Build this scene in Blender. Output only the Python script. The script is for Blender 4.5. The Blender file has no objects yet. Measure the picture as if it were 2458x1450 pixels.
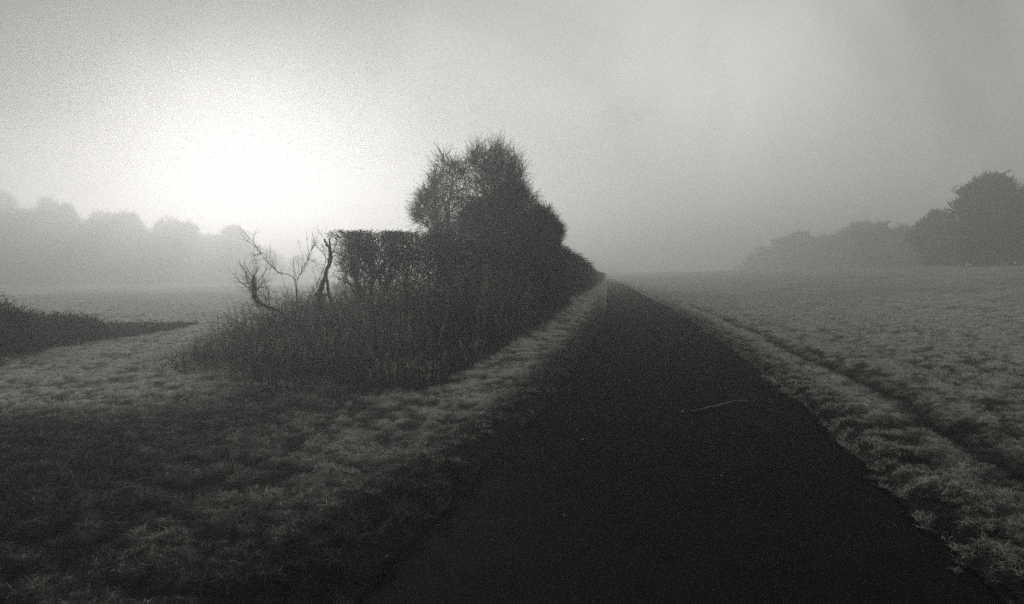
import bpy, math
import numpy as np
from mathutils import Vector
rng = np.random.default_rng(7)
C = bpy.context.scene
R = math.radians

# ------------------------------------------------------------------ camera
CAMZ = 1.6
cd = bpy.data.cameras.new('camera'); cam = bpy.data.objects.new('camera', cd)
C.collection.objects.link(cam); C.camera = cam
cd.sensor_width = 36; cd.lens = 36 * 1800 / 2458; cd.clip_start = .05; cd.clip_end = 3000
cam.location = (0, 0, CAMZ); cam.rotation_euler = (R(90 - 2.07), 0, 0)

# ------------------------------------------------------------------ sun, sky
SUN_AZ, SUN_EL = R(-19.8), R(8.6)          # azimuth from +Y towards +X
S = Vector((math.sin(SUN_AZ) * math.cos(SUN_EL), math.cos(SUN_AZ) * math.cos(SUN_EL), math.sin(SUN_EL)))
ld = bpy.data.lights.new('sun', 'SUN'); sun = bpy.data.objects.new('sun', ld); C.collection.objects.link(sun)
ld.energy = 1.7; ld.angle = R(5.0); ld.color = (1, .985, .96)
sun.rotation_euler = S.to_track_quat('Z', 'Y').to_euler()

w = bpy.data.worlds.new('World'); C.world = w; w.use_nodes = True
nt = w.node_tree; nt.nodes.clear()
def N(t, **k):
    n = nt.nodes.new(t)
    for a, b in k.items(): setattr(n, a, b)
    return n
def mth(op, a, b=None, clamp=False):
    n = N('ShaderNodeMath', operation=op, use_clamp=clamp)
    for i, v in enumerate((a, b)):
        if v is None: continue
        if isinstance(v, (int, float)): n.inputs[i].default_value = v
        else: nt.links.new(v, n.inputs[i])
    return n.outputs[0]
out = N('ShaderNodeOutputWorld'); bg = N('ShaderNodeBackground')
sky = N('ShaderNodeTexSky', sky_type='NISHITA', sun_disc=False)
sky.sun_elevation = SUN_EL; sky.sun_rotation = SUN_AZ; sky.air_density = 1.0; sky.dust_density = 6.0; sky.ozone_density = 1.0
bw = N('ShaderNodeRGBToBW'); nt.links.new(sky.outputs[0], bw.inputs[0])
tc = N('ShaderNodeTexCoord')
def lobe(v, n):
    d = N('ShaderNodeVectorMath', operation='DOT_PRODUCT'); nt.links.new(tc.outputs['Generated'], d.inputs[0])
    d.inputs[1].default_value = v
    return mth('POWER', mth('MAXIMUM', d.outputs['Value'], 0.0), n)
def pdir(px, py):
    p = R(-2.07); a = (px - 1229) / 1800; b = (725 - py) / 1800
    v = Vector((a, math.cos(p) - b * math.sin(p), math.sin(p) + b * math.cos(p))); return v.normalized()
nz = N('ShaderNodeTexNoise'); nt.links.new(tc.outputs['Generated'], nz.inputs['Vector'])
nz.inputs['Scale'].default_value = 3.6; nz.inputs['Detail'].default_value = 4; nz.inputs['Roughness'].default_value = .5; nz.inputs['Distortion'].default_value = .6
cloud = mth('ADD', mth('MULTIPLY', nz.outputs[0], 1.9), .05)
base = mth('ADD', mth('MULTIPLY', mth('MINIMUM', bw.outputs[0], 8.0), .004), .375)
base = mth('MULTIPLY', base, cloud)
g = mth('ADD', mth('MULTIPLY', lobe(S, 110), .42), mth('MULTIPLY', lobe(S, 14), -.05))
for (px_, py_, n_, a_) in ((1745, 190, 90, .20), (1240, 210, 160, .08), (1720, 60, 200, .08), (1650, 450, 10, .20), (1950, 60, 140, .05), (-150, 30, 13, -.34), (470, 0, 60, -.12), (950, 60, 70, -.07), (2560, 160, 34, -.10), (1480, 40, 160, -.03)):
    g = mth('ADD', g, mth('MULTIPLY', lobe(pdir(px_, py_), n_), a_))
# sky dimmed overhead, added to cut the light reaching the ground
sp = N('ShaderNodeSeparateXYZ'); nt.links.new(tc.outputs['Generated'], sp.inputs[0])
hor = mth('ADD', 1.0, mth('MULTIPLY', mth('POWER', mth('SUBTRACT', 1.0, mth('ABSOLUTE', sp.outputs[2])), 9.0), .60))
base = mth('MULTIPLY', base, hor)   # sky boosted low round the horizon, added so the haze scatters brighter
zen = mth('SUBTRACT', 1.0, mth('MULTIPLY', mth('MAXIMUM', mth('SUBTRACT', sp.outputs[2], .22), 0), .9))
tot = mth('MAXIMUM', mth('ADD', mth('MULTIPLY', base, zen), g), .02)
cb = N('ShaderNodeCombineColor')
nt.links.new(tot, cb.inputs[0]); nt.links.new(mth('MULTIPLY', tot, .988), cb.inputs[1]); nt.links.new(mth('MULTIPLY', tot, .948), cb.inputs[2])
nt.links.new(cb.outputs[0], bg.inputs[0]); bg.inputs[1].default_value = 1.0
nt.links.new(bg.outputs[0], out.inputs[0])

C.view_settings.view_transform = 'Standard'; C.view_settings.look = 'None'
C.view_settings.exposure = 0; C.view_settings.gamma = 1
C.cycles.use_denoising = False
C.cycles.use_adaptive_sampling = False
C.cycles.max_bounces = 4; C.cycles.diffuse_bounces = 2; C.cycles.glossy_bounces = 1
C.cycles.transmission_bounces = 1; C.cycles.volume_bounces = 1; C.cycles.sample_clamp_indirect = 1

# ------------------------------------------------------------------ helpers
def vnoise(x, y, s, seed=0):
    """smooth value noise, vectorised"""
    x = np.asarray(x, float) / s; y = np.asarray(y, float) / s
    xi = np.floor(x).astype(np.int64); yi = np.floor(y).astype(np.int64)
    fx = x - xi; fy = y - yi; fx = fx * fx * (3 - 2 * fx); fy = fy * fy * (3 - 2 * fy)
    def h(a, b):
        v = (a * 374761393 + b * 668265263 + seed * 69069) & 0xffffffff
        v = ((v ^ (v >> 13)) * 1274126177) & 0xffffffff
        v = v ^ (v >> 16)
        return (v & 0xffff) / 65535.0
    return (h(xi, yi) * (1 - fx) + h(xi + 1, yi) * fx) * (1 - fy) + (h(xi, yi + 1) * (1 - fx) + h(xi + 1, yi + 1) * fx) * fy
def ss(a, b, x):
    t = np.clip((np.asarray(x, float) - a) / (b - a), 0, 1); return t * t * (3 - 2 * t)

LY = np.array([-40, 0, 5, 9.6, 18, 28, 41, 60, 100, 170, 300])
LX = np.array([-6.4, 1.78, 2.80, 3.76, 5.15, 6.7, 8.4, 10.7, 15.9, 24.5, 40.0])     # right edge of the lane
HY = np.array([-40, 18, 21, 28, 40, 60, 100, 170, 300]); HX = np.array([-12, -.3, .5, 1.8, 3.8, 6.4, 11.6, 20, 35])  # lane side face of the hedge
def redge(y): return np.interp(y, LY, LX)
def ledge(y): return redge(y) - np.interp(y, [0, 25], [3.42, 3.3])
def hface(y): return np.interp(y, HY, HX)

def relief(x, y):
    """tussocks of the turf, 0..1"""
    return .56 * vnoise(x + .2 * vnoise(x, y, .5, 6), y, .19, 1) + .38 * vnoise(x, y, .085, 2) + .16 * vnoise(x, y, 1.1, 3) - .05
def ground_z(x, y, fine=True):
    x = np.asarray(x, float); y = np.asarray(y, float)
    z = 1.35 * ss(14, 42, x) * ss(12, 60, y) + 1.5 * ss(36, 70, x + .0 * y) * ss(45, 85, y) + .25 * (vnoise(x, y, 17, 5) - .5) * ss(12, 40, np.hypot(x, y))
    z = z - .5 * ss(-30, -70, x) * 1.0
    re = redge(y); le = ledge(y)
    inl = ss(-.12, .12, x - le) * (1 - ss(-.12, .12, x - re))
    z = z * (1 - ss(-3, 0, x - le) * (1 - ss(0, 4, x - re)))
    amp = .12 * (1 - inl)
    if fine: z = z + amp * (relief(x, y) - .5)
    z = z + .05 * (1 - inl)
    d = x - re
    fur = np.exp(-((d - 1.15 - .08 * np.sin(y * .7)) / .22) ** 2) + .45 * np.exp(-((d - 2.75) / .25) ** 2)
    z = z - .09 * fur
    bank = ss(12.5, 18, y) * ss(1.6, -.2, x - hface(y)) * ss(-7.5, -4.5, x)
    z = z + .32 * bank
    z = z - .11 * inl
    return z
def frostiness(x, y):
    """how much hoar frost the turf carries, 0..1"""
    d = x - redge(y); dl = ledge(y) - x
    rel = relief(x, y)
    f = np.zeros_like(rel)
    right = (d > -.25)
    fr = 1.05 + .4 * np.exp(-np.clip(d, 0, 9) / 1.0)
    fr = fr - 1.0 * np.exp(-((d - 1.15 - .08 * np.sin(y * .7)) / .26) ** 2) - .25 * np.exp(-((d - 2.75) / .28) ** 2)
    fr = fr * (.42 + .58 * ss(3.5, 11, y)) * (1 + .35 * ss(12, 25, y))
    left = .62 * np.exp(-((dl - .9) / 1.3) ** 2) + .20 * ss(-3, -1, x) + .16
    left = left * (.22 + .78 * ss(3.4, 9.5, y)) * (.35 + .65 * ss(.0, .75, dl - .25 * ss(7, 4, y)))
    left = left + 1.35 * ss(7.5, 10, y) * ss(-3.2, -5.5, x)
    f = np.where(right, fr, left)
    k = ss(.34, .66, rel)
    return np.clip(f * (.12 + 1.4 * k), 0, 1.6)

def mesh_np(name, V, F, mat, parent=None, attr=None, smooth=False):
    """V (n,3), F (m,3|4) -> linked object"""
    me = bpy.data.meshes.new(name)
    V = np.ascontiguousarray(V, np.float32); F = np.ascontiguousarray(F, np.int32)
    me.vertices.add(len(V)); me.vertices.foreach_set('co', V.ravel())
    m, k = F.shape
    me.loops.add(m * k); me.loops.foreach_set('vertex_index', F.ravel())
    me.polygons.add(m); me.polygons.foreach_set('loop_start', np.arange(0, m * k, k, dtype=np.int32))
    me.polygons.foreach_set('loop_total', np.full(m, k, np.int32))
    if smooth: me.polygons.foreach_set('use_smooth', np.ones(m, bool))
    if attr is not None:
        a = me.attributes.new('frost', 'FLOAT', 'POINT'); a.data.foreach_set('value', np.ascontiguousarray(attr, np.float32))
    me.update(calc_edges=True); me.materials.append(mat)
    o = bpy.data.objects.new(name, me); C.collection.objects.link(o)
    if parent: o.parent = parent
    return o
def tag(o, label=None, cat=None, group=None, kind=None):
    if label: o['label'] = label
    if cat: o['category'] = cat
    if group: o['group'] = group
    if kind: o['kind'] = kind
    return o
def thing(name, label, cat, loc=(0, 0, 0), group=None):
    o = bpy.data.objects.new(name, None); C.collection.objects.link(o); o.location = loc
    o.empty_display_size = .2
    return tag(o, label, cat, group)
def unit(v): return v / np.maximum(np.linalg.norm(v, axis=-1, keepdims=True), 1e-9)

def tubes(P, Rd, sides=3):
    """P (n,k,3) polylines, Rd (n,k) radii -> V, F"""
    n, k, _ = P.shape
    T = np.empty_like(P); T[:, 1:-1] = P[:, 2:] - P[:, :-2]; T[:, 0] = P[:, 1] - P[:, 0]; T[:, -1] = P[:, -1] - P[:, -2]
    T = unit(T); ref = unit(rng.normal(size=(n, 1, 3))); A = unit(np.cross(T, ref)); B = np.cross(T, A)
    an = np.arange(sides) * 2 * np.pi / sides
    V = P[:, :, None, :] + Rd[:, :, None, None] * (A[:, :, None, :] * np.cos(an)[None, None, :, None] + B[:, :, None, :] * np.sin(an)[None, None, :, None])
    idx = np.arange(n * k * sides).reshape(n, k, sides)
    a = idx[:, :-1, :]; b = np.roll(idx, -1, 2)[:, :-1, :]; c = np.roll(idx, -1, 2)[:, 1:, :]; d = idx[:, 1:, :]
    F = np.stack([a, b, c, d], -1).reshape(-1, 4)
    return V.reshape(-1, 3), F
def merge(parts):
    Vs, Fs, o = [], [], 0
    for V, F in parts:
        Vs.append(V); Fs.append(F + o); o += len(V)
    return np.concatenate(Vs), np.concatenate(Fs)
TOL = (.55, 1.0)
def walk(start, d, length, k, wob, up, inside=None, curl=None):
    """n random shoots from start along d; stops a shoot where it leaves the envelope"""
    n = len(start); P = np.empty((n, k, 3)); P[:, 0] = start; d = unit(d); step = (np.broadcast_to(length, (n,)) / (k - 1))[:, None]
    alive = np.ones((n, 1)); tol = TOL[0] + TOL[1] * rng.random(n) ** 1.3
    for i in range(1, k):
        d = unit(d + rng.normal(size=(n, 3)) * wob + np.array([0, 0, up]) + (0 if curl is None else curl))
        q = P[:, i - 1] + d * step * alive
        if inside is not None:
            ok = inside(q, tol)[:, None]; alive = alive * ok
            q = np.where(alive > 0, q, P[:, i - 1] + d * step * .12 * ok + d * 1e-3)
        P[:, i] = q
    return P
def kids(P, Rd, n, lo=.15, spread=1.0):
    """n start points on the polylines P with directions leaving them"""
    m, k, _ = P.shape
    i = rng.integers(0, m, n); t = (lo + (1 - lo) * rng.random(n) ** .8) * (k - 1); j = np.minimum(t.astype(int), k - 2); f = (t - j)[:, None]
    s = P[i, j] * (1 - f) + P[i, j + 1] * f
    tan = unit(P[i, j + 1] - P[i, j]); r = Rd[i, j] * (1 - f[:, 0]) + Rd[i, j + 1] * f[:, 0]
    return s, unit(tan + rng.normal(size=(n, 3)) * spread), r
def ellipsoids(L, wob=1.0):
    L = np.array(L, float)
    def f(p, tol=1.0):
        r = np.zeros(len(p), bool)
        for e in L:
            q = (p - e[:3]) / e[3:]
            an = np.arctan2(q[:, 2], q[:, 0]) * 3
            r |= (q ** 2).sum(1) < tol * (1 + wob * (.13 * np.sin(an * 1.7 + e[0]) + .1 * np.sin(an * 4.1)))
        return r
    return f

def material(name, dark, light=None, rough=.9, transl=0.0, noise=None, spec=.15, bump=0):
    m = bpy.data.materials.new(name); m.use_nodes = True; t = m.node_tree; t.nodes.clear()
    o = t.nodes.new('ShaderNodeOutputMaterial')
    L = t.links.new
    def rgb(v): return (v * 1.0, v * .99, v * .95, 1)
    if light is not None:
        mx = t.nodes.new('ShaderNodeMix'); mx.data_type = 'RGBA'
        mx.inputs[6].default_value = rgb(dark); mx.inputs[7].default_value = rgb(light)
        if noise:
            c = t.nodes.new('ShaderNodeTexCoord'); nn = t.nodes.new('ShaderNodeTexNoise'); nn.inputs['Scale'].default_value = noise
            nn.inputs['Detail'].default_value = 8; nn.inputs['Roughness'].default_value = .65; L(c.outputs['Object'], nn.inputs['Vector'])
            mr = t.nodes.new('ShaderNodeMapRange'); mr.inputs[1].default_value = .35; mr.inputs[2].default_value = .7
            L(nn.outputs[0], mr.inputs[0]); L(mr.outputs[0], mx.inputs[0])
        else:
            a = t.nodes.new('ShaderNodeAttribute'); a.attribute_name = 'frost'; L(a.outputs['Fac'], mx.inputs[0])
        col = mx.outputs[2]
    else: col = None
    if transl > 0:
        d = t.nodes.new('ShaderNodeBsdfDiffuse'); tr = t.nodes.new('ShaderNodeBsdfTranslucent'); ms = t.nodes.new('ShaderNodeMixShader'); ms.inputs[0].default_value = transl
        for s in (d, tr):
            if col: L(col, s.inputs[0])
            else: s.inputs[0].default_value = rgb(dark)
        L(d.outputs[0], ms.inputs[1]); L(tr.outputs[0], ms.inputs[2]); L(ms.outputs[0], o.inputs[0])
    else:
        p = t.nodes.new('ShaderNodeBsdfPrincipled'); p.inputs['Roughness'].default_value = rough; p.inputs['Specular IOR Level'].default_value = spec
        if col: L(col, p.inputs['Base Color'])
        else: p.inputs['Base Color'].default_value = rgb(dark)
        if bump:
            c2 = t.nodes.new('ShaderNodeTexCoord'); n2 = t.nodes.new('ShaderNodeTexNoise'); n2.inputs['Scale'].default_value = bump; n2.inputs['Detail'].default_value = 10
            bp = t.nodes.new('ShaderNodeBump'); bp.inputs['Strength'].default_value = .5; bp.inputs['Distance'].default_value = .02
            L(c2.outputs['Object'], n2.inputs['Vector']); L(n2.outputs[0], bp.inputs['Height']); L(bp.outputs[0], p.inputs['Normal'])
        L(p.outputs[0], o.inputs[0])
    return m
M_GROUND = material('frosted turf soil', .016, .60, bump=30)
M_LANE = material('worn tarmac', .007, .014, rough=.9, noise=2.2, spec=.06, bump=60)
M_BLADE = material('frosted grass', .03, .85, transl=.5)
M_STALK = material('dead stalks', .04, .75, transl=.45)
M_TWIG = material('bare twigs', .028)
M_BARK = material('bark', .02, .055, noise=14, bump=40)
M_FAR = material('winter crowns', .035)
M_STICK = material('pale broken stick', .16, .3, noise=30)
M_STONE = material('pale stone', .25, .5, noise=40)

# ------------------------------------------------------------------ ground sheet, one polar grid out to the fog
ang = np.concatenate([np.arange(-52, 52, .32), np.arange(52, 308, 6)]) * np.pi / 180
rad = np.concatenate([[.15], 1.0 * 1.0125 ** np.arange(0, 498)])
rr, aa = np.meshgrid(rad, ang, indexing='ij')
X = rr * np.sin(aa); Y = rr * np.cos(aa)
Z = ground_z(X, Y)
fade = ss(60, 25, rr)
Fz = frostiness(X, Y); far = .85 * (.6 + .8 * vnoise(X, Y, 3.1, 8) * vnoise(X, Y, .9, 9)); 
near = ss(6, 40, rr); dl_ = np.minimum(np.abs(X - redge(Y)), np.abs(X - ledge(Y)))
Fr = Fz * (.62 + .35 * near) * (1 - .97 * ss(.75, .25, dl_)) * fade + far * (1 - fade)
V = np.stack([X, Y, Z], -1).reshape(-1, 3)
na = len(ang); idx = np.arange(len(V)).reshape(len(rad), na); nx = np.roll(idx, -1, 1)
F = np.stack([idx[:-1], idx[1:], nx[1:], nx[:-1]], -1).reshape(-1, 4)
V = np.concatenate([V, [[0, 0, ground_z(0., 0.).item()]]]); 
g = mesh_np('ground', V, F, M_GROUND, attr=np.append(Fr.ravel(), .1), smooth=True); tag(g, kind='structure')

# lane: thin cambered sheet lying in the sunken bed
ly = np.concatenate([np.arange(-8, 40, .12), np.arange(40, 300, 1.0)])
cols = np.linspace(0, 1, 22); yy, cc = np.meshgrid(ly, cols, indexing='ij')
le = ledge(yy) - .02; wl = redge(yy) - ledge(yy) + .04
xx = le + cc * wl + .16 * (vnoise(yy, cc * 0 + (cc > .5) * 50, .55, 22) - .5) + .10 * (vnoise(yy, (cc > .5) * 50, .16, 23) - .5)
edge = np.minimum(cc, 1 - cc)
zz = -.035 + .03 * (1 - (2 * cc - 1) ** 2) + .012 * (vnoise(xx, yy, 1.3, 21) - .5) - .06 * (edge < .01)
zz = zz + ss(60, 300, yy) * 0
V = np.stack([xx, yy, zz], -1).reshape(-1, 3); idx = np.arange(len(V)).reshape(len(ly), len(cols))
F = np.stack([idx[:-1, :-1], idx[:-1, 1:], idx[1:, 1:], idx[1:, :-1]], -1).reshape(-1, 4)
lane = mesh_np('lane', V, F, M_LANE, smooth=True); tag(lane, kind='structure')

# ------------------------------------------------------------------ grass blades
def blades(name, x, y, L, W, lie, frost, mat, label, lean=None, kindname='grass'):
    n = len(x); z = ground_z(x, y) - .005
    z = np.where((x > ledge(y)) & (x < redge(y)), np.maximum(z, -.03), z)
    frost = frost * (.20 + 3.0 * vnoise(x, y, .05, 61) ** 2.3)
    b = np.stack([x, y, z], -1); a = rng.random(n) * 2 * np.pi
    hd = np.stack([np.cos(a), np.sin(a), np.zeros(n)], -1)
    if lean is not None: hd = unit(hd + lean)
    side = np.cross(hd, [0, 0, 1.0]); side = unit(side + rng.normal(size=(n, 3)) * .35)
    up = np.array([0, 0, 1.0])
    lie = lie[:, None]; L = L[:, None]; W = W[:, None]
    p1 = b + L * .5 * unit(up * (1 - lie * .6) + hd * lie)
    p2 = p1 + L * .5 * unit(up * (.55 - lie * 1.1) + hd * (lie + .35) + rng.normal(size=(n, 3)) * .25)
    p2[:, 2] = np.maximum(p2[:, 2], z + .008)
    V = np.stack([b - side * W, b + side * W, p1 + side * W * .8, p1 - side * W * .8, p2 + side * W * .25, p2 - side * W * .25], 1)
    i = (np.arange(n) * 6)[:, None]
    F = np.stack([i + [0, 1, 2, 3], i + [3, 2, 4, 5]], 1).reshape(-1, 4)
    fr = np.stack([frost * .4, frost * .4, frost, frost, frost * 1.1, frost * 1.1], 1)
    o = mesh_np(name, V.reshape(-1, 3), F, mat, attr=np.clip(fr, 0, 1).ravel())
    return tag(o, label, kindname, kind='stuff')
def scatter(n, a0, a1, r0, r1):
    r = r0 * (r1 / r0) ** rng.random(n); a = R(a0) + (R(a1) - R(a0)) * rng.random(n)
    return r * np.sin(a), r * np.cos(a), r
def keep_turf(x, y):
    wob = .42 * (vnoise(x, y, .4, 31) - .45) + .20 * (vnoise(x, y, .11, 32) - .5)
    return (((x - redge(y)) > -wob) | ((ledge(y) - x) > -wob * .9 + .02)) | ((rng.random(len(x)) < .30) & ((x > redge(y) - .06) | (x < ledge(y) + .06)))
# right: field and verge
x, y, r = scatter(620000, 6, 42, 2.4, 75); k = keep_turf(x, y) & (x > redge(y) - 1)
x, y, r = x[k], y[k], r[k]; rel = relief(x, y); f = frostiness(x, y)
k = rng.random(len(x)) < .35 + .65 * ss(.25, .7, rel); x, y, r, rel, f = x[k], y[k], r[k], rel[k], f[k]
sc = (1 + r / 11)
blades('field_grass', x, y, (.024 + .042 * rng.random(len(x)) * (.4 + rel)) * np.minimum(sc, 3.2) ** .6, .0011 * sc * (1 + rng.random(len(x))), .35 + .75 * rng.random(len(x)),
       f * (.35 + 1.5 * rng.random(len(x)) ** 1.5), M_BLADE, 'frosted pasture grass right of the dark lane')
# left: verge, gateway turf
x, y, r = scatter(520000, -42, 14, 2.4, 70); k = keep_turf(x, y) & (x < ledge(y) + .6)
x, y, r = x[k], y[k], r[k]; rel = relief(x, y); f = frostiness(x, y)
k = (rng.random(len(x)) < .25 + .75 * ss(.25, .7, rel)) & ~((x > -4.2) & (x < hface(y) + .1) & (y > 18.5)); x, y, r, rel, f = x[k], y[k], r[k], rel[k], f[k]
sc = (1 + r / 11)
blades('verge_grass', x, y, (.024 + .042 * rng.random(len(x)) * (.4 + rel)) * np.minimum(sc, 3.2) ** .6, .0011 * sc * (1 + rng.random(len(x))), .35 + .75 * rng.random(len(x)),
       f * (.3 + 1.6 * rng.random(len(x)) ** 2.0), M_BLADE, 'dark sparsely frosted turf left of the lane')

# ------------------------------------------------------------------ undergrowth below the hedge
def under_h(x, y):
    """height of the rank growth, 0 outside it; front edge swings from the gateway to the verge"""
    front = np.interp(x, [-7.2, -5.6, -3.5, -2.1, -1.2, -.4, .3, 1.2, 2.2, 4], [14.5, 11.2, 9.9, 9.5, 9.9, 12.2, 16.5, 22, 30, 42]) + .8 * (vnoise(x, y, .7, 41) - .5)
    t = ss(0, 5.0, y - front)
    h = (.16 + np.interp(x, [-6.5, -5, -3.6, -2.0, 0, 3], [.30, .48, .60, .80, .95, .7]) * t) * (.42 + .7 * vnoise(x, y, .55, 42) + .5 * vnoise(x, y, 1.4, 43))
    return np.where((y > front) & (y < np.maximum(21.0, 0) + (x > -.2) * 25) & (x < hface(y) + .75), h, 0)
n = 150000
x = rng.uniform(-6.8, 3.2, n); y = 9 + 26 * rng.random(n) ** 1.5; h = under_h(x, y); k = h > 0; x, y, h = x[k], y[k], h[k]; n = len(x)
cl = vnoise(x, y, .45, 44); k = rng.random(n) < (.2 + .9 * cl) * (1 - .62 * ss(-2.2, -3.4, x)); x, y, h = x[k], y[k], h[k]; n = len(x)
blades('undergrowth', x, y, h * (.35 + .6 * rng.random(n)), .0025 + .003 * rng.random(n), .15 + .5 * rng.random(n) ** 2,
       .02 + .5 * rng.random(n) ** 2 * vnoise(x, y, .8, 45) * (.1 + 2.2 * vnoise(x, y, .28, 46) ** 3) + 1.3 * ss(-1.8, -3.6, x) * rng.random(n) * (.35 + vnoise(x, y, .28, 46)), M_STALK, 'rank dead grass and brambles banked below the hedge', kindname='undergrowth')
# bramble arcs and dry stems in it
n = 5200
x = rng.uniform(-5.6, 2.6, n * 2); y = 9.6 + 20 * rng.random(n * 2) ** 1.3; h = under_h(x, y); k = h > .2; x, y, h = x[k][:n], y[k][:n], h[k][:n]; n = len(x)
st = np.stack([x, y, ground_z(x, y)], -1); a = rng.random(n) * 2 * np.pi; hd = np.stack([np.cos(a), np.sin(a), 0 * a], -1)
Pb = walk(st, hd * .35 + [0, 0, 1.0], h * (.9 + .7 * rng.random(n)), 6, .16, 0, curl=(hd * .22 + [0, 0, -.12]) * (rng.random((n, 1)) < .5))
Rb = np.linspace(1, .35, 6)[None] * (.0035 + .004 * rng.random((n, 1)))
s, d, rb = kids(Pb, Rb, 16000, .3, .8); Pb2 = walk(s, d, .08 + .2 * rng.random(len(s)), 3, .25, .05); Rb2 = np.tile([[.0035, .003, .002]], (len(s), 1))
V, F = merge([tubes(Pb, Rb), tubes(Pb2, Rb2)])
fr = np.repeat(.02 + .5 * rng.random(n) ** 3, 18); fr = np.append(fr, np.repeat(.02 + .45 * rng.random(len(s)) ** 3, 9))
tag(mesh_np('bramble_tangle', V, F, M_STALK, attr=fr), 'arching bramble and dry weed stems below the hedge', 'brambles', kind='stuff')

n = 1100
x = rng.uniform(-6.0, 2.0, n * 3); y = 9.8 + 14 * rng.random(n * 3) ** 1.5; h = under_h(x, y); k = (h > .2) & (vnoise(x, y, 1.2, 47) > .42); x, y, h = x[k][:n], y[k][:n], h[k][:n]; n = len(x)
Ps = walk(np.stack([x, y, ground_z(x, y)], -1), rng.normal(size=(n, 3)) * .16 + [0, 0, 1], h * (1.0 + .5 * rng.random(n)), 7, .07, 0)
V1, F1 = tubes(Ps, np.linspace(1, .5, 7)[None] * .0052 * (.6 + .6 * rng.random((n, 1))))
m = n * 9; i = rng.integers(0, n, m); c = Ps[i, -1] - (Ps[i, -1] - Ps[i, -3]) * rng.random((m, 1)); d = unit(rng.normal(size=(m, 3)) + [0, 0, .8]); s2 = unit(np.cross(d, rng.normal(size=(m, 3)))); l = .014 + .016 * rng.random((m, 1))
V2 = np.stack([c, c + d * l + s2 * l * .16, c + d * l * 2, c + d * l - s2 * l * .16], 1).reshape(-1, 3)
V, F = merge([(V1, F1), (V2, np.arange(m * 4).reshape(-1, 4))]); fs = .35 + .65 * rng.random(n)
tag(mesh_np('seed_stalks', V, F, M_STALK, attr=np.append(np.repeat(fs, 21), np.repeat(fs[i], 4))), 'tall pale frosted seed stalks standing in front of the hedge', 'weeds', kind='stuff')

# ------------------------------------------------------------------ clipped hedge along the lane
hp = np.array([[-4.15, 18.6], [-2.6, 19.2], [-1.0, 20.2], [.2, 22.5], [1.1, 28], [3.0, 40], [5.6, 60], [10.6, 98], [15.2, 130]])
hs = np.concatenate([[0], np.cumsum(np.linalg.norm(np.diff(hp, axis=0), axis=1))])
def hpt(s): return np.stack([np.interp(s, hs, hp[:, 0]), np.interp(s, hs, hp[:, 1])], -1)
def hedge_shoots(n, s0, s1, L, rad, density=None, htop=2.62, w=.7, pw=1.0):
    s = s0 + (s1 - s0) * rng.random(n) ** pw; c = hpt(s); t = unit(hpt(s + .2) - hpt(s - .2)); nn = np.stack([t[:, 1], -t[:, 0]], -1)
    v = rng.uniform(-1, 1, n); u = rng.random(n) ** .8
    top = htop - .75 * ss(9, 60, s) + .10 * (vnoise(s, s * 0, .5, 51) - .5) + .05 * rng.normal(size=n)
    bot = ground_z(c[:, 0], c[:, 1], False)
    p = np.stack([c[:, 0] + nn[:, 0] * v * w, c[:, 1] + nn[:, 1] * v * w, bot + .15 + (top - bot - .2) * u], -1)
    if density is not None:
        k = rng.random(n) < density(s, u); p, v, nn, top, s = p[k], v[k], nn[k], top[k], s[k]
    d = np.concatenate([nn * v[:, None] * .7, np.full((len(p), 1), .75)], 1) + rng.normal(size=(len(p), 3)) * .55
    P = walk(p, d, L * (.5 + rng.random(len(p))), 4, .3, .05)
    over = np.maximum(P[:, :, 2] - top[:, None], 0); P[:, :, 2] -= over * .85
    Rr = np.linspace(1, .4, 4)[None] * (rad * (.7 + .7 * rng.random((len(p), 1))))
    return tubes(P, Rr)
def end_density(s, u):       # the old end near the gateway has grown open and hollow below
    e = ss(0, .25, s) * (1 - (1 - ss(.9, 1.9, s)) * ss(.72, .42, u) * .86)
    return np.clip(e * (.42 + .58 * ss(.9, 1.9, s)) * (.75 + .25 * ss(.5, .8, u)), 0, 1)
hedge = thing('hedge', 'long flat-topped leafless hedge along the left side of the lane', 'hedge', (-4.15, 18.6, ground_z(-4.15, 18.6, False).item()))
parts = [hedge_shoots(15000, 0, hs[3], .34, .0075, end_density), hedge_shoots(22000, hs[3] - .5, hs[4] + .5, .36, .009),
         hedge_shoots(16000, hs[4], hs[6], .5, .013), hedge_shoots(8000, hs[6], hs[8], .6, .02)]
off = np.array(hedge.location)
V, F = merge(parts); mesh_np('twigs', V - off, F, M_TWIG, hedge)
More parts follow.
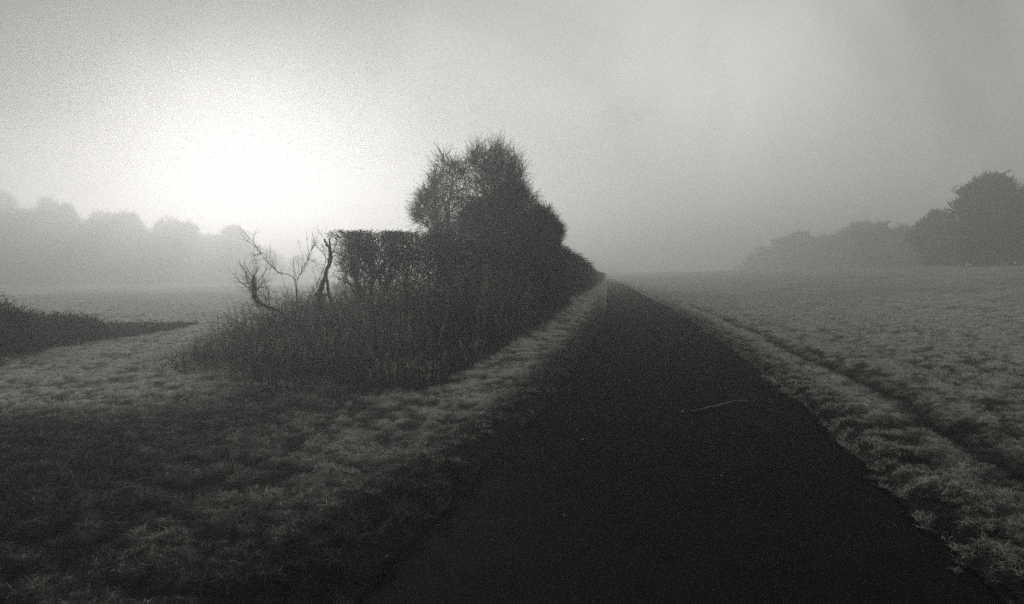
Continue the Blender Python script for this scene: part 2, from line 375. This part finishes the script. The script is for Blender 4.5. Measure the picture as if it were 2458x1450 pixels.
# inner wood: thick layered stems leaning in the hedge
def stem_obj(pts, rads, parent, name='stem', mat=None, sides=8, sub=6, jit=.012):
    pts = np.array(pts, float); n = len(pts); tt = np.linspace(0, n - 1, (n - 1) * sub + 1)
    def cr(arr):
        out = []
        for q in tt:
            i = min(int(q), n - 2); f = q - i; p0 = arr[max(i - 1, 0)]; p1 = arr[i]; p2 = arr[i + 1]; p3 = arr[min(i + 2, n - 1)]
            out.append(.5 * ((2 * p1) + (-p0 + p2) * f + (2 * p0 - 5 * p1 + 4 * p2 - p3) * f * f + (-p0 + 3 * p1 - 3 * p2 + p3) * f ** 3))
        return np.array(out)
    P = cr(pts) + rng.normal(size=(len(tt), 3)) * jit; rr_ = np.interp(tt, np.arange(n), rads) * (1 + .10 * rng.normal(size=len(tt)))
    V, F = tubes(P[None], rr_[None], sides)
    V = V + rng.normal(size=V.shape) * .06 * np.repeat(rr_, sides)[:, None]
    k = len(tt); a = (k - 1) * sides                       # close the sawn top
    V = np.concatenate([V, [P[-1]]]); c = len(V) - 1
    cap = np.array([[a + i, a + (i + 1) % sides, c, c] for i in range(sides)])
    me_faces = [tuple(f) for f in F] + [tuple(f[:3]) for f in cap]
    me = bpy.data.meshes.new(name); o0 = np.array(parent.location) if parent else np.zeros(3)
    me.from_pydata([tuple(v) for v in (V - o0)], [], me_faces); me.materials.append(mat or M_BARK)
    me.polygons.foreach_set('use_smooth', [True] * len(me.polygons))
    o = bpy.data.objects.new(name, me); C.collection.objects.link(o)
    if parent: o.parent = parent
    return P, rr_
def wp(px, py, Y):           # a point of the place seen at px,py at depth Y
    v = pdir(px, py); t = Y / v.y; return [v.x * t, Y, CAMZ + v.z * t]
Ye = 18.7
st1 = stem_obj([wp(893, 830, Ye), wp(888, 760, Ye), wp(878, 725, Ye), wp(860, 690, Ye), wp(850, 648, Ye), wp(862, 610, Ye + .2)], [.09, .075, .065, .055, .045, .02], hedge)
st2 = stem_obj([wp(915, 830, Ye + .5), wp(908, 740, Ye + .5), wp(930, 690, Ye + .5), wp(940, 640, Ye + .4), wp(948, 575, Ye + .4)], [.08, .06, .05, .04, .02], hedge)
st3 = stem_obj([wp(905, 800, Ye + .3), wp(890, 720, Ye + .3), wp(893, 660, Ye + .2), wp(880, 620, Ye + .2), wp(845, 575, Ye)], [.06, .05, .035, .03, .012], hedge)
tw = []
for (P, rr_), nk in ((st1, 60), (st2, 90), (st3, 90)):
    s, d, r0 = kids(P[None], rr_[None], nk, .35, .9); Pk = walk(s, d, .5 + .5 * rng.random(nk), 6, .28, .12, inside=lambda q, tol: q[:, 2] < 2.68)
    Rk = np.linspace(1, .35, 6)[None] * .012 * np.ones((nk, 1)); tw.append(tubes(Pk, Rk, 4))
    s, d, r0 = kids(Pk, Rk, nk * 14, .2, .9); Pq = walk(s, d, .15 + .3 * rng.random(len(s)), 4, .3, .12, inside=lambda q, tol: q[:, 2] < 2.72)
    tw.append(tubes(Pq, np.linspace(1, .5, 4)[None] * .0055 * np.ones((len(s), 1))))
V, F = merge(tw); mesh_np('side_twigs', V - off, F, M_TWIG, hedge)

# ------------------------------------------------------------------ bare trees
def grow_tree(name, label, cat, base, stems, env, counts, group=None, tr=.055, tw=.006, lens=(1.1, .7, .42, .26), up=.10, sides=(7, 4, 3, 3), mats=(None, None), spread=.35, h=None):
    base = np.array(base, float); t = thing(name, label, cat, tuple(base), group)
    inside = ellipsoids(env) if not callable(env) else env
    E = np.array(env)[:, :3] if not callable(env) else None
    n = stems; k = 10; tgt = E[rng.integers(0, len(E), n)] + rng.normal(size=(n, 3)) * np.array([.5, .4, .6]) * spread
    b = base + np.stack([rng.normal(size=n) * .22, rng.normal(size=n) * .22, np.full(n, -.08)], -1) * (1 if stems > 1 else .0) + (0 if stems > 1 else np.array([0, 0, -.1]))
    top = tgt + np.array([0, 0, 1.0]) * (h or 0)
    u = np.linspace(0, 1, k)[None, :, None]
    P = b[:, None] * (1 - u) + top[:, None] * u + np.cumsum(rng.normal(size=(n, k, 3)) * .03 * np.linalg.norm(top - b, axis=1)[:, None, None] * .35, 1) * u
    Rr = (tr * (.7 + .5 * rng.random((n, 1)))) * np.linspace(1, .3, k)[None]
    V, F = tubes(P, Rr, sides[0]); mesh_np('trunk', V - base, F, mats[0] or M_BARK, t, smooth=True)
    out_ = []; PP, RR = P, Rr
    for li, (cn, ln) in enumerate(zip(counts, lens)):
        s, d, r0 = kids(PP, RR, cn, .35 if li == 0 else .15, .75)
        kk = (8, 6, 5, 4)[li]
        Pn = walk(s, d, ln * (.5 + rng.random(cn)), kk, .2 + .04 * li - .12 * (li == 3), up + .03 * (li > 1), inside if li < 3 else None)
        rs = np.maximum(np.minimum(r0 * .65, tr * (.5, .28, .18, .12)[li]), tw)
        Rn = rs[:, None] * np.linspace(1, .55, kk)[None]
        out_.append(tubes(Pn, Rn, sides[min(li + 1, 3)])); PP, RR = Pn, Rn
    V, F = merge(out_); mesh_np('crown', V - base, F, mats[1] or M_TWIG, t)
    return t
TOL = (.5, .75)
GT = 'bare trees standing up out of the hedge'
YT = 26.0
def ex(px, py, rx, rz, ry=1.0, Y=YT):        # ellipsoid of growth centred where the photo shows it
    p = wp(px, py, Y); s = Y / 1800; return [p[0], p[1], p[2], rx * s, ry, rz * s]
def gz(x, y): return ground_z(x, y, False).item()
b = wp(1098, 600, YT)
grow_tree('bare_tree', 'leftmost bare tree above the hedge, open thin sprays low on its left side', 'tree', (b[0], YT, gz(b[0], YT)), 7,
          [ex(1066, 462, 50, 72), ex(1080, 420, 34, 52), ex(1045, 500, 46, 45), ex(1034, 528, 40, 34), ex(1066, 505, 52, 58), ex(1090, 540, 34, 60)], (70, 620, 3200, 4400), GT, lens=(1.2, .75, .5, .40))
b = wp(1160, 600, YT)
grow_tree('bare_tree', 'tallest bare tree of the clump with fine twigs reaching highest', 'tree', (b[0], YT + .4, gz(b[0], YT)), 8,
          [ex(1170, 455, 60, 72), ex(1196, 402, 42, 52), ex(1150, 402, 34, 50), ex(1225, 430, 38, 60), ex(1155, 500, 60, 80)], (80, 560, 2600, 3600), GT, lens=(1.3, .8, .55, .42))
b = wp(1262, 600, YT)
grow_tree('bare_tree', 'shorter bare tree sloping down on the right side of the clump', 'tree', (b[0], YT + .2, gz(b[0], YT)), 7,
          [ex(1250, 505, 40, 48), ex(1232, 460, 26, 40), ex(1276, 540, 36, 50)], (70, 560, 2800, 4200), GT, lens=(1.1, .7, .45, .36))
b = wp(1295, 610, YT)
grow_tree('dense_bush', 'dense rounded bush bulging over the lane side of the hedge', 'bush', (b[0], YT + .8, gz(b[0], YT)), 9,
          [ex(1298, 572, 42, 70), ex(1318, 560, 24, 46), ex(1255, 565, 56, 66)], (90, 800, 5000, 9000), GT, lens=(.9, .6, .4, .25))
b = wp(1180, 600, YT)
grow_tree('dense_bush', 'dark ivy-thick bush filling the middle of the clump', 'bush', (b[0], YT - .3, gz(b[0], YT)), 9,
          [ex(1185, 530, 66, 58), ex(1150, 550, 48, 50), ex(1215, 505, 44, 50)], (90, 800, 5500, 8500), GT, lens=(.9, .65, .45, .38))
TOL = (.55, 1.0)
# ------------------------------------------------------------------ cut stumps and saplings by the gateway
def twiggy(parent, PR, nk, L, r, nk2=0, L2=.2, lo=.3, up=.15, spread=.7, name='twigs'):
    off = np.array(parent.location); tw = []
    for P, rr_ in PR:
        s, d, r0 = kids(P[None], rr_[None], nk, lo, spread); Pk = walk(s, d, L * (.4 + rng.random(nk)), 7, .16, up)
        Rk = np.linspace(1, .4, 7)[None] * r * np.ones((nk, 1)); tw.append(tubes(Pk, Rk, 4))
        if nk2:
            s, d, r0 = kids(Pk, Rk, nk2, .2, .7); Pq = walk(s, d, L2 * (.4 + rng.random(nk2)), 4, .2, up)
            tw.append(tubes(Pq, np.linspace(1, .5, 4)[None] * r * .5 * np.ones((nk2, 1))))
    V, F = merge(tw); mesh_np(name, V - off, F, M_TWIG, parent)
Y1 = 17.2
p = wp(803, 850, Y1); t = thing('tree_stump', 'tall crooked cut stump with a forked top beside the hedge end', 'tree stump', (p[0], Y1, gz(p[0], Y1)))
p[2] = t.location[2] - .05
a = stem_obj([p, wp(797, 800, Y1), wp(788, 755, Y1), wp(768, 708, Y1), wp(779, 670, Y1), wp(791, 625, Y1), wp(794, 606, Y1), wp(780, 576, Y1)], [.12, .105, .10, .07, .048, .046, .035, .024], t, 'trunk', sides=10)
c = stem_obj([wp(796, 775, Y1 + .03), wp(795, 735, Y1 + .05), wp(789, 700, Y1 + .04), wp(785, 664, Y1 + .02)], [.055, .04, .033, .025], t, 'limb')
e = stem_obj([wp(791, 612, Y1), wp(791, 592, Y1), wp(793, 573, Y1)], [.03, .022, .02], t, 'limb')
h_ = stem_obj([wp(782, 712, Y1), wp(766, 709, Y1), wp(757, 706, Y1 - .03)], [.06, .05, .03], t, 'limb')
twiggy(t, [a], 7, .6, .005, 16, .25, .4, .12)
Y2 = 16.6
p = wp(700, 850, Y2); t = thing('tree_stump', 'leaning broken stump bent left with an upright snapped spike', 'tree stump', (p[0], Y2, gz(p[0], Y2)))
p[2] = t.location[2] - .05
a = stem_obj([p, wp(692, 790, Y2), wp(676, 752, Y2), wp(645, 738, Y2), wp(618, 722, Y2), wp(610, 695, Y2), wp(608, 660, Y2)], [.07, .06, .05, .042, .045, .034, .028], t, 'trunk')
c = stem_obj([wp(625, 725, Y2), wp(610, 718, Y2 - .05), wp(606, 680, Y2 - .05)], [.03, .03, .015], t, 'limb')
e = stem_obj([wp(672, 775, Y2), wp(645, 764, Y2), wp(596, 763, Y2 - .1)], [.02, .015, .006], t, 'limb')
twiggy(t, [a, c], 26, .55, .0055, 160, .28, .3, .1, 1.0)
GS = 'thin bare saplings among the stumps'
def sapling(label, pts, r, nk, L, nk2):
    p = pts[0]; t = thing('sapling', label, 'sapling', (p[0], p[1], gz(p[0], p[1])), GS); pts = [[p[0], p[1], t.location[2] - .03]] + pts[1:]
    a = stem_obj(pts, np.linspace(r, r * .3, len(pts)), t, 'stem', sides=5, jit=.006); twiggy(t, [a], nk, L, r * .4, nk2, .22, .25, .12, .45)
Y3 = 16.9
sapling('sapling arching far left over the leaning stump', [wp(722, 850, Y3), wp(712, 700, Y3), wp(702, 664, Y3), wp(672, 655, Y3), wp(650, 638, Y3), wp(613, 593, Y3)], .014, 16, .5, 50)
sapling('upright sapling midway between the two stumps', [wp(716, 850, Y3 + .2), wp(711, 690, Y3 + .2), wp(722, 655, Y3 + .2), wp(737, 625, Y3 + .2), wp(752, 592, Y3 + .2)], .012, 18, .45, 60)
sapling('sapling curving right to touch the forked stump', [wp(732, 850, Y3), wp(738, 720, Y3), wp(758, 690, Y3), wp(775, 650, Y3), wp(784, 622, Y3)], .011, 14, .45, 50)
sapling('thin sapling close against the hollow hedge end', [wp(838, 850, Y3 + .5), wp(832, 720, Y3 + .5), wp(826, 670, Y3 + .5), wp(812, 610, Y3 + .5)], .012, 22, .6, 110)
sapling('lowest sapling standing left of the leaning stump', [wp(640, 850, Y3 + .2), wp(632, 780, Y3 + .2), wp(622, 745, Y3 + .2), wp(600, 715, Y3 + .2)], .009, 16, .35, 60)

# ------------------------------------------------------------------ low hedge beyond the gateway on the left
p = (-9.9, 13.0); t = thing('bramble_hedge', 'low dark bramble hedge running away at the left edge', 'hedge', (p[0], p[1], gz(*p)))
off = np.array(t.location)
n = 26000; yy_ = rng.uniform(11.5, 23, n); top = np.interp(yy_, [11.5, 14, 17, 20.5, 23], [1.25, .95, .50, .05, .0]) * (.55 + .8 * vnoise(yy_, yy_ * 0, .6, 71))
fx = np.interp(yy_, [11.5, 14, 17, 20.5, 23], [-8.5, -9.45, -9.6, -9.5, -9.7]); xx_ = fx - 2.6 * rng.random(n) ** 1.3
prof = np.sqrt(np.clip(1 - ((fx - xx_ - 1.0) / 1.9) ** 2, 0.02, 1))
st = np.stack([xx_, yy_, ground_z(xx_, yy_, False) + top * prof * rng.random(n) ** .7], -1)
P = walk(st, rng.normal(size=(n, 3)) * .7 + [.2, -.1, .45], (.22 + .22 * rng.random(n)) * np.clip(top, .3, 1), 4, .35, 0); V, F = tubes(P, np.linspace(1, .4, 4)[None] * .008 * (.6 + rng.random((n, 1))))
mesh_np('stems', V - off, F, M_STALK, t, attr=np.repeat(.05 + .6 * rng.random(n) ** 2.5, 12))
n = 14000; i = rng.integers(0, len(st), n); st2_ = st[i] + rng.normal(size=(n, 3)) * .05
d = unit(rng.normal(size=(n, 3))); s2 = unit(np.cross(d, rng.normal(size=(n, 3)))); l = .03 + .03 * rng.random((n, 1))
V = np.stack([st2_, st2_ + d * l + s2 * l * .5, st2_ + d * l * 2, st2_ + d * l - s2 * l * .5], 1).reshape(-1, 3)
mesh_np('leaves', V - off, np.arange(n * 4).reshape(-1, 4), M_TWIG, t)

# ------------------------------------------------------------------ far trees
def far_mesh(seed, dome=False, n=5200):
    """crown of height 1, radius about .42, as limbs and clumps of twigs; trunk separate"""
    global rng, TOL
    TOL = (.75, .4) if dome else (.55, 1.0)
    keep = rng; rng = np.random.default_rng(seed)
    if dome: env = [[0, 0, .52, .50, .45, .46], [-.22, .1, .42, .38, .35, .36], [.25, 0, .45, .38, .35, .38], [0, 0, .24, .55, .5, .28], [0, 0, .10, .5, .5, .14]]
    else: env = [[rng.normal() * .1, rng.normal() * .1, .20 + .19 * q, (.42, .38, .30, .15)[q], .36 - .06 * q, .24] for q in range(4)]
    ins = ellipsoids(env, .25 if dome else 1.0); E = np.array(env)
    b = np.zeros((5, 3)); tg = E[rng.integers(0, len(E), 5), :3] + [0, 0, .1]; u = np.linspace(0, 1, 8)[None, :, None]
    P = b[:, None] * (1 - u) + tg[:, None] * u + rng.normal(size=(5, 8, 3)) * .012 * u; Rr = np.linspace(1, .25, 8)[None] * .02 * np.ones((5, 1))
    tv = tubes(P, Rr, 6); outp = []; PP, RR = P, Rr
    for cn, ln in ((60, .26), (600, .16), (n, .09), (n, .075)):
        s, d, r0 = kids(PP, RR, cn, .3, .9); Pn = walk(s, d, ln * (.5 + rng.random(cn)), 5, .25, .10, ins if ln != .075 else None) if not (dome and ln == .075) else walk(s, d, .04 * (.5 + rng.random(cn)), 5, .25, .1)
        Rn = np.maximum(r0 * .6, .0035 if not dome else .006)[:, None] * np.linspace(1, .6, 5)[None]; outp.append(tubes(Pn, Rn)); PP, RR = Pn, Rn
    # clumps of fine growth
    m = n * (3 if dome else 1); i = rng.integers(0, len(PP), m); c = PP[i, -1] + rng.normal(size=(m, 3)) * .012; d = unit(rng.normal(size=(m, 3)) + [0, 0, .4]); s2 = unit(np.cross(d, rng.normal(size=(m, 3))))
    l = .005 + .008 * rng.random((m, 1)); V = np.stack([c, c + d * l + s2 * l * .45, c + d * l * 2, c + d * l - s2 * l * .45], 1).reshape(-1, 3)
    outp.append((V, np.arange(m * 4).reshape(-1, 4))); rng = keep; TOL = (.55, 1.0)
    return tv, merge(outp)
protos = {}
def far_tree(kind, x, y, hgt, wid, label, group, cat='tree', rot=0.0):
    z = gz(x, y)
    if kind not in protos:
        (tv, tf), (cv, cf) = far_mesh(100 + kind, kind >= 10, 9000 if kind >= 10 else 5200)
        t = thing('distant_tree', label, cat, (x, y, z - 1.1), group)
        a = mesh_np('trunk', tv, tf, M_BARK, t, smooth=True); b = mesh_np('crown', cv, cf, M_FAR, t); protos[kind] = (t, a, b)
    else:
        t0, a0, b0 = protos[kind]; t = thing('distant_tree', label, cat, (x, y, z - 1.1), group)
        for q in (a0, b0):
            o = q.copy(); C.collection.objects.link(o); o.parent = t
    t.scale = (wid, wid, hgt); t.rotation_euler.z = rot
    return t
GL = 'misty trees of the wood on the left'
tl = [(-6, 452, 128, 'tallest misty tree at the left edge of the picture'), (28, 470, 132, None), (62, 488, 126, None), (105, 472, 130, None), (150, 470, 134, None),
      (190, 500, 128, None), (225, 492, 137, None), (268, 505, 130, None), (310, 505, 140, None), (350, 520, 134, None), (395, 505, 146, None), (432, 528, 140, None),
      (480, 535, 150, None), (530, 545, 156, None), (560, 560, 160, None), (600, 574, 166, None), (645, 592, 174, None), (690, 612, 184, None), (735, 628, 196, None)]
for i, (px, py, Yd, lb) in enumerate(tl):
    Yd *= 1.4
    q = wp(px, py, Yd)
    far_tree(i % 4, q[0], Yd, (q[2] - gz(q[0], Yd)) * 1.0, 15.5 + 3.5 * rng.random() + max(0, px - 420) * .03, lb or 'bare misty tree crowded into the far wood left of the sun glow', GL, rot=rng.random() * 6)
for i in range(12):          # second row fills the wood
    px = 10 + i * 44; py = np.interp(px, [0, 150, 300, 450, 600], [478, 488, 512, 540, 575]); Yd = 165 + 4 * rng.random() + px * .08; q = wp(px, py + 22, Yd)
    far_tree((i + 2) % 4, q[0], Yd, q[2] - gz(q[0], Yd), 15 + 3 * rng.random(), 'bare misty tree crowded into the far wood left of the sun glow', GL, rot=rng.random() * 6)
GR = 'misty trees beyond the field on the right'
def rt(kind, px, py, Yd, wid, label, group=GR):
    Yd *= 1.25; wid *= 1.25; q = wp(px, py, Yd); far_tree(kind, q[0], Yd, (q[2] - gz(q[0], Yd) + .1), wid, label, group, rot=rng.random() * 6)
rt(11, 2372, 392, 84, 11, 'large dark dome-shaped tree at the right edge beyond the field')
rt(11, 2490, 450, 82, 10, 'dark rounded tree cut by the right edge behind the domed one')
rt(11, 2262, 485, 98, 9, 'smaller round tree on the left shoulder of the big domed tree')
rt(10, 2165, 506, 140, 15, 'paler misty tree just left of the dark right hand group')
rt(11, 2060, 520, 165, 17, 'pale misty tree second left of the dark right hand group')
rt(10, 1975, 534, 190, 21, 'very faint round tree in thick fog left of the paler pair')
rt(10, 1865, 572, 230, 30, 'almost vanished tree mass lowest in the fog above the field')

# ------------------------------------------------------------------ small things on the lane
p = wp(1735, 976, 9.0); t = None
def on_lane(px, py):
    v = pdir(px, py); k = (CAMZ + .01) / -v.z; return v.x * k, v.y * k
pts = [on_lane(*q) for q in ((1660, 990), (1700, 983), (1740, 975), (1770, 969), (1808, 972))]
me_p = [[a, b, .008 + .006 * i] for i, (a, b) in enumerate(pts)]
holder = thing('stick', 'thin pale broken stick lying across the dark lane', 'stick', (me_p[0][0], me_p[0][1], 0))
a = stem_obj(me_p, [.005, .009, .011, .010, .005], holder, 'branch', M_STICK, sides=6, jit=.004)
stem_obj([me_p[1], [me_p[1][0] + .08, me_p[1][1] + .10, .02], [me_p[1][0] + .20, me_p[1][1] + .14, .012]], [.005, .004, .003], holder, 'side_twig', M_STICK, sides=5, jit=.003)
stones = [(1585, 947, .012, 'tiny white stone furthest up the lane beyond the stick'), (1638, 991, .02, 'pale stone just off the left tip of the stick'),
          (1256, 1113, .008, 'small white stone near the left edge of the lane'), (1355, 1240, .007, 'white speck of stone low in the middle of the lane'),
          (1732, 1144, .009, 'small pale stone below the stick on the lane'), (1399, 1057, .013, 'flat pale stone left of the stick on the lane')]
base = None
for i, (px, py, sz, lb) in enumerate(stones):
    xg, yg = on_lane(px, py)
    import bmesh
    bm = bmesh.new(); bmesh.ops.create_icosphere(bm, subdivisions=2, radius=sz)
    for v in bm.verts: v.co *= 1 + .22 * rng.normal() * .5; v.co.z *= .6
    me = bpy.data.meshes.new('stone'); bm.to_mesh(me); bm.free(); me.materials.append(M_STONE)
    o = bpy.data.objects.new('stone', me); C.collection.objects.link(o); o.location = (xg, yg, sz * .45 - .008 + .004)
    tag(o, lb, 'stone', 'stones lying on the lane')

# ------------------------------------------------------------------ fog: one closed box of even air
hm = bpy.data.materials.new('fog'); hm.use_nodes = True; t_ = hm.node_tree; t_.nodes.clear()
o_ = t_.nodes.new('ShaderNodeOutputMaterial'); pv = t_.nodes.new('ShaderNodeVolumePrincipled')
pv.inputs['Color'].default_value = (.97, .965, .95, 1); pv.inputs['Density'].default_value = .0080; pv.inputs['Anisotropy'].default_value = .68
t_.links.new(pv.outputs[0], o_.inputs['Volume'])
bpy.ops.mesh.primitive_cube_add(size=1, location=(0, 0, 9.0)); hz = bpy.context.object; hz.name = 'haze'
zmin = -2.2; zmax = 27.5; hz.location.z = (zmin + zmax) / 2; hz.scale = (1100, 1100, zmax - zmin)
hz.data.materials.append(hm); tag(hz, 'pale winter fog filling the air over lane and fields', 'fog', kind='stuff')
hz.display_type = 'WIRE'
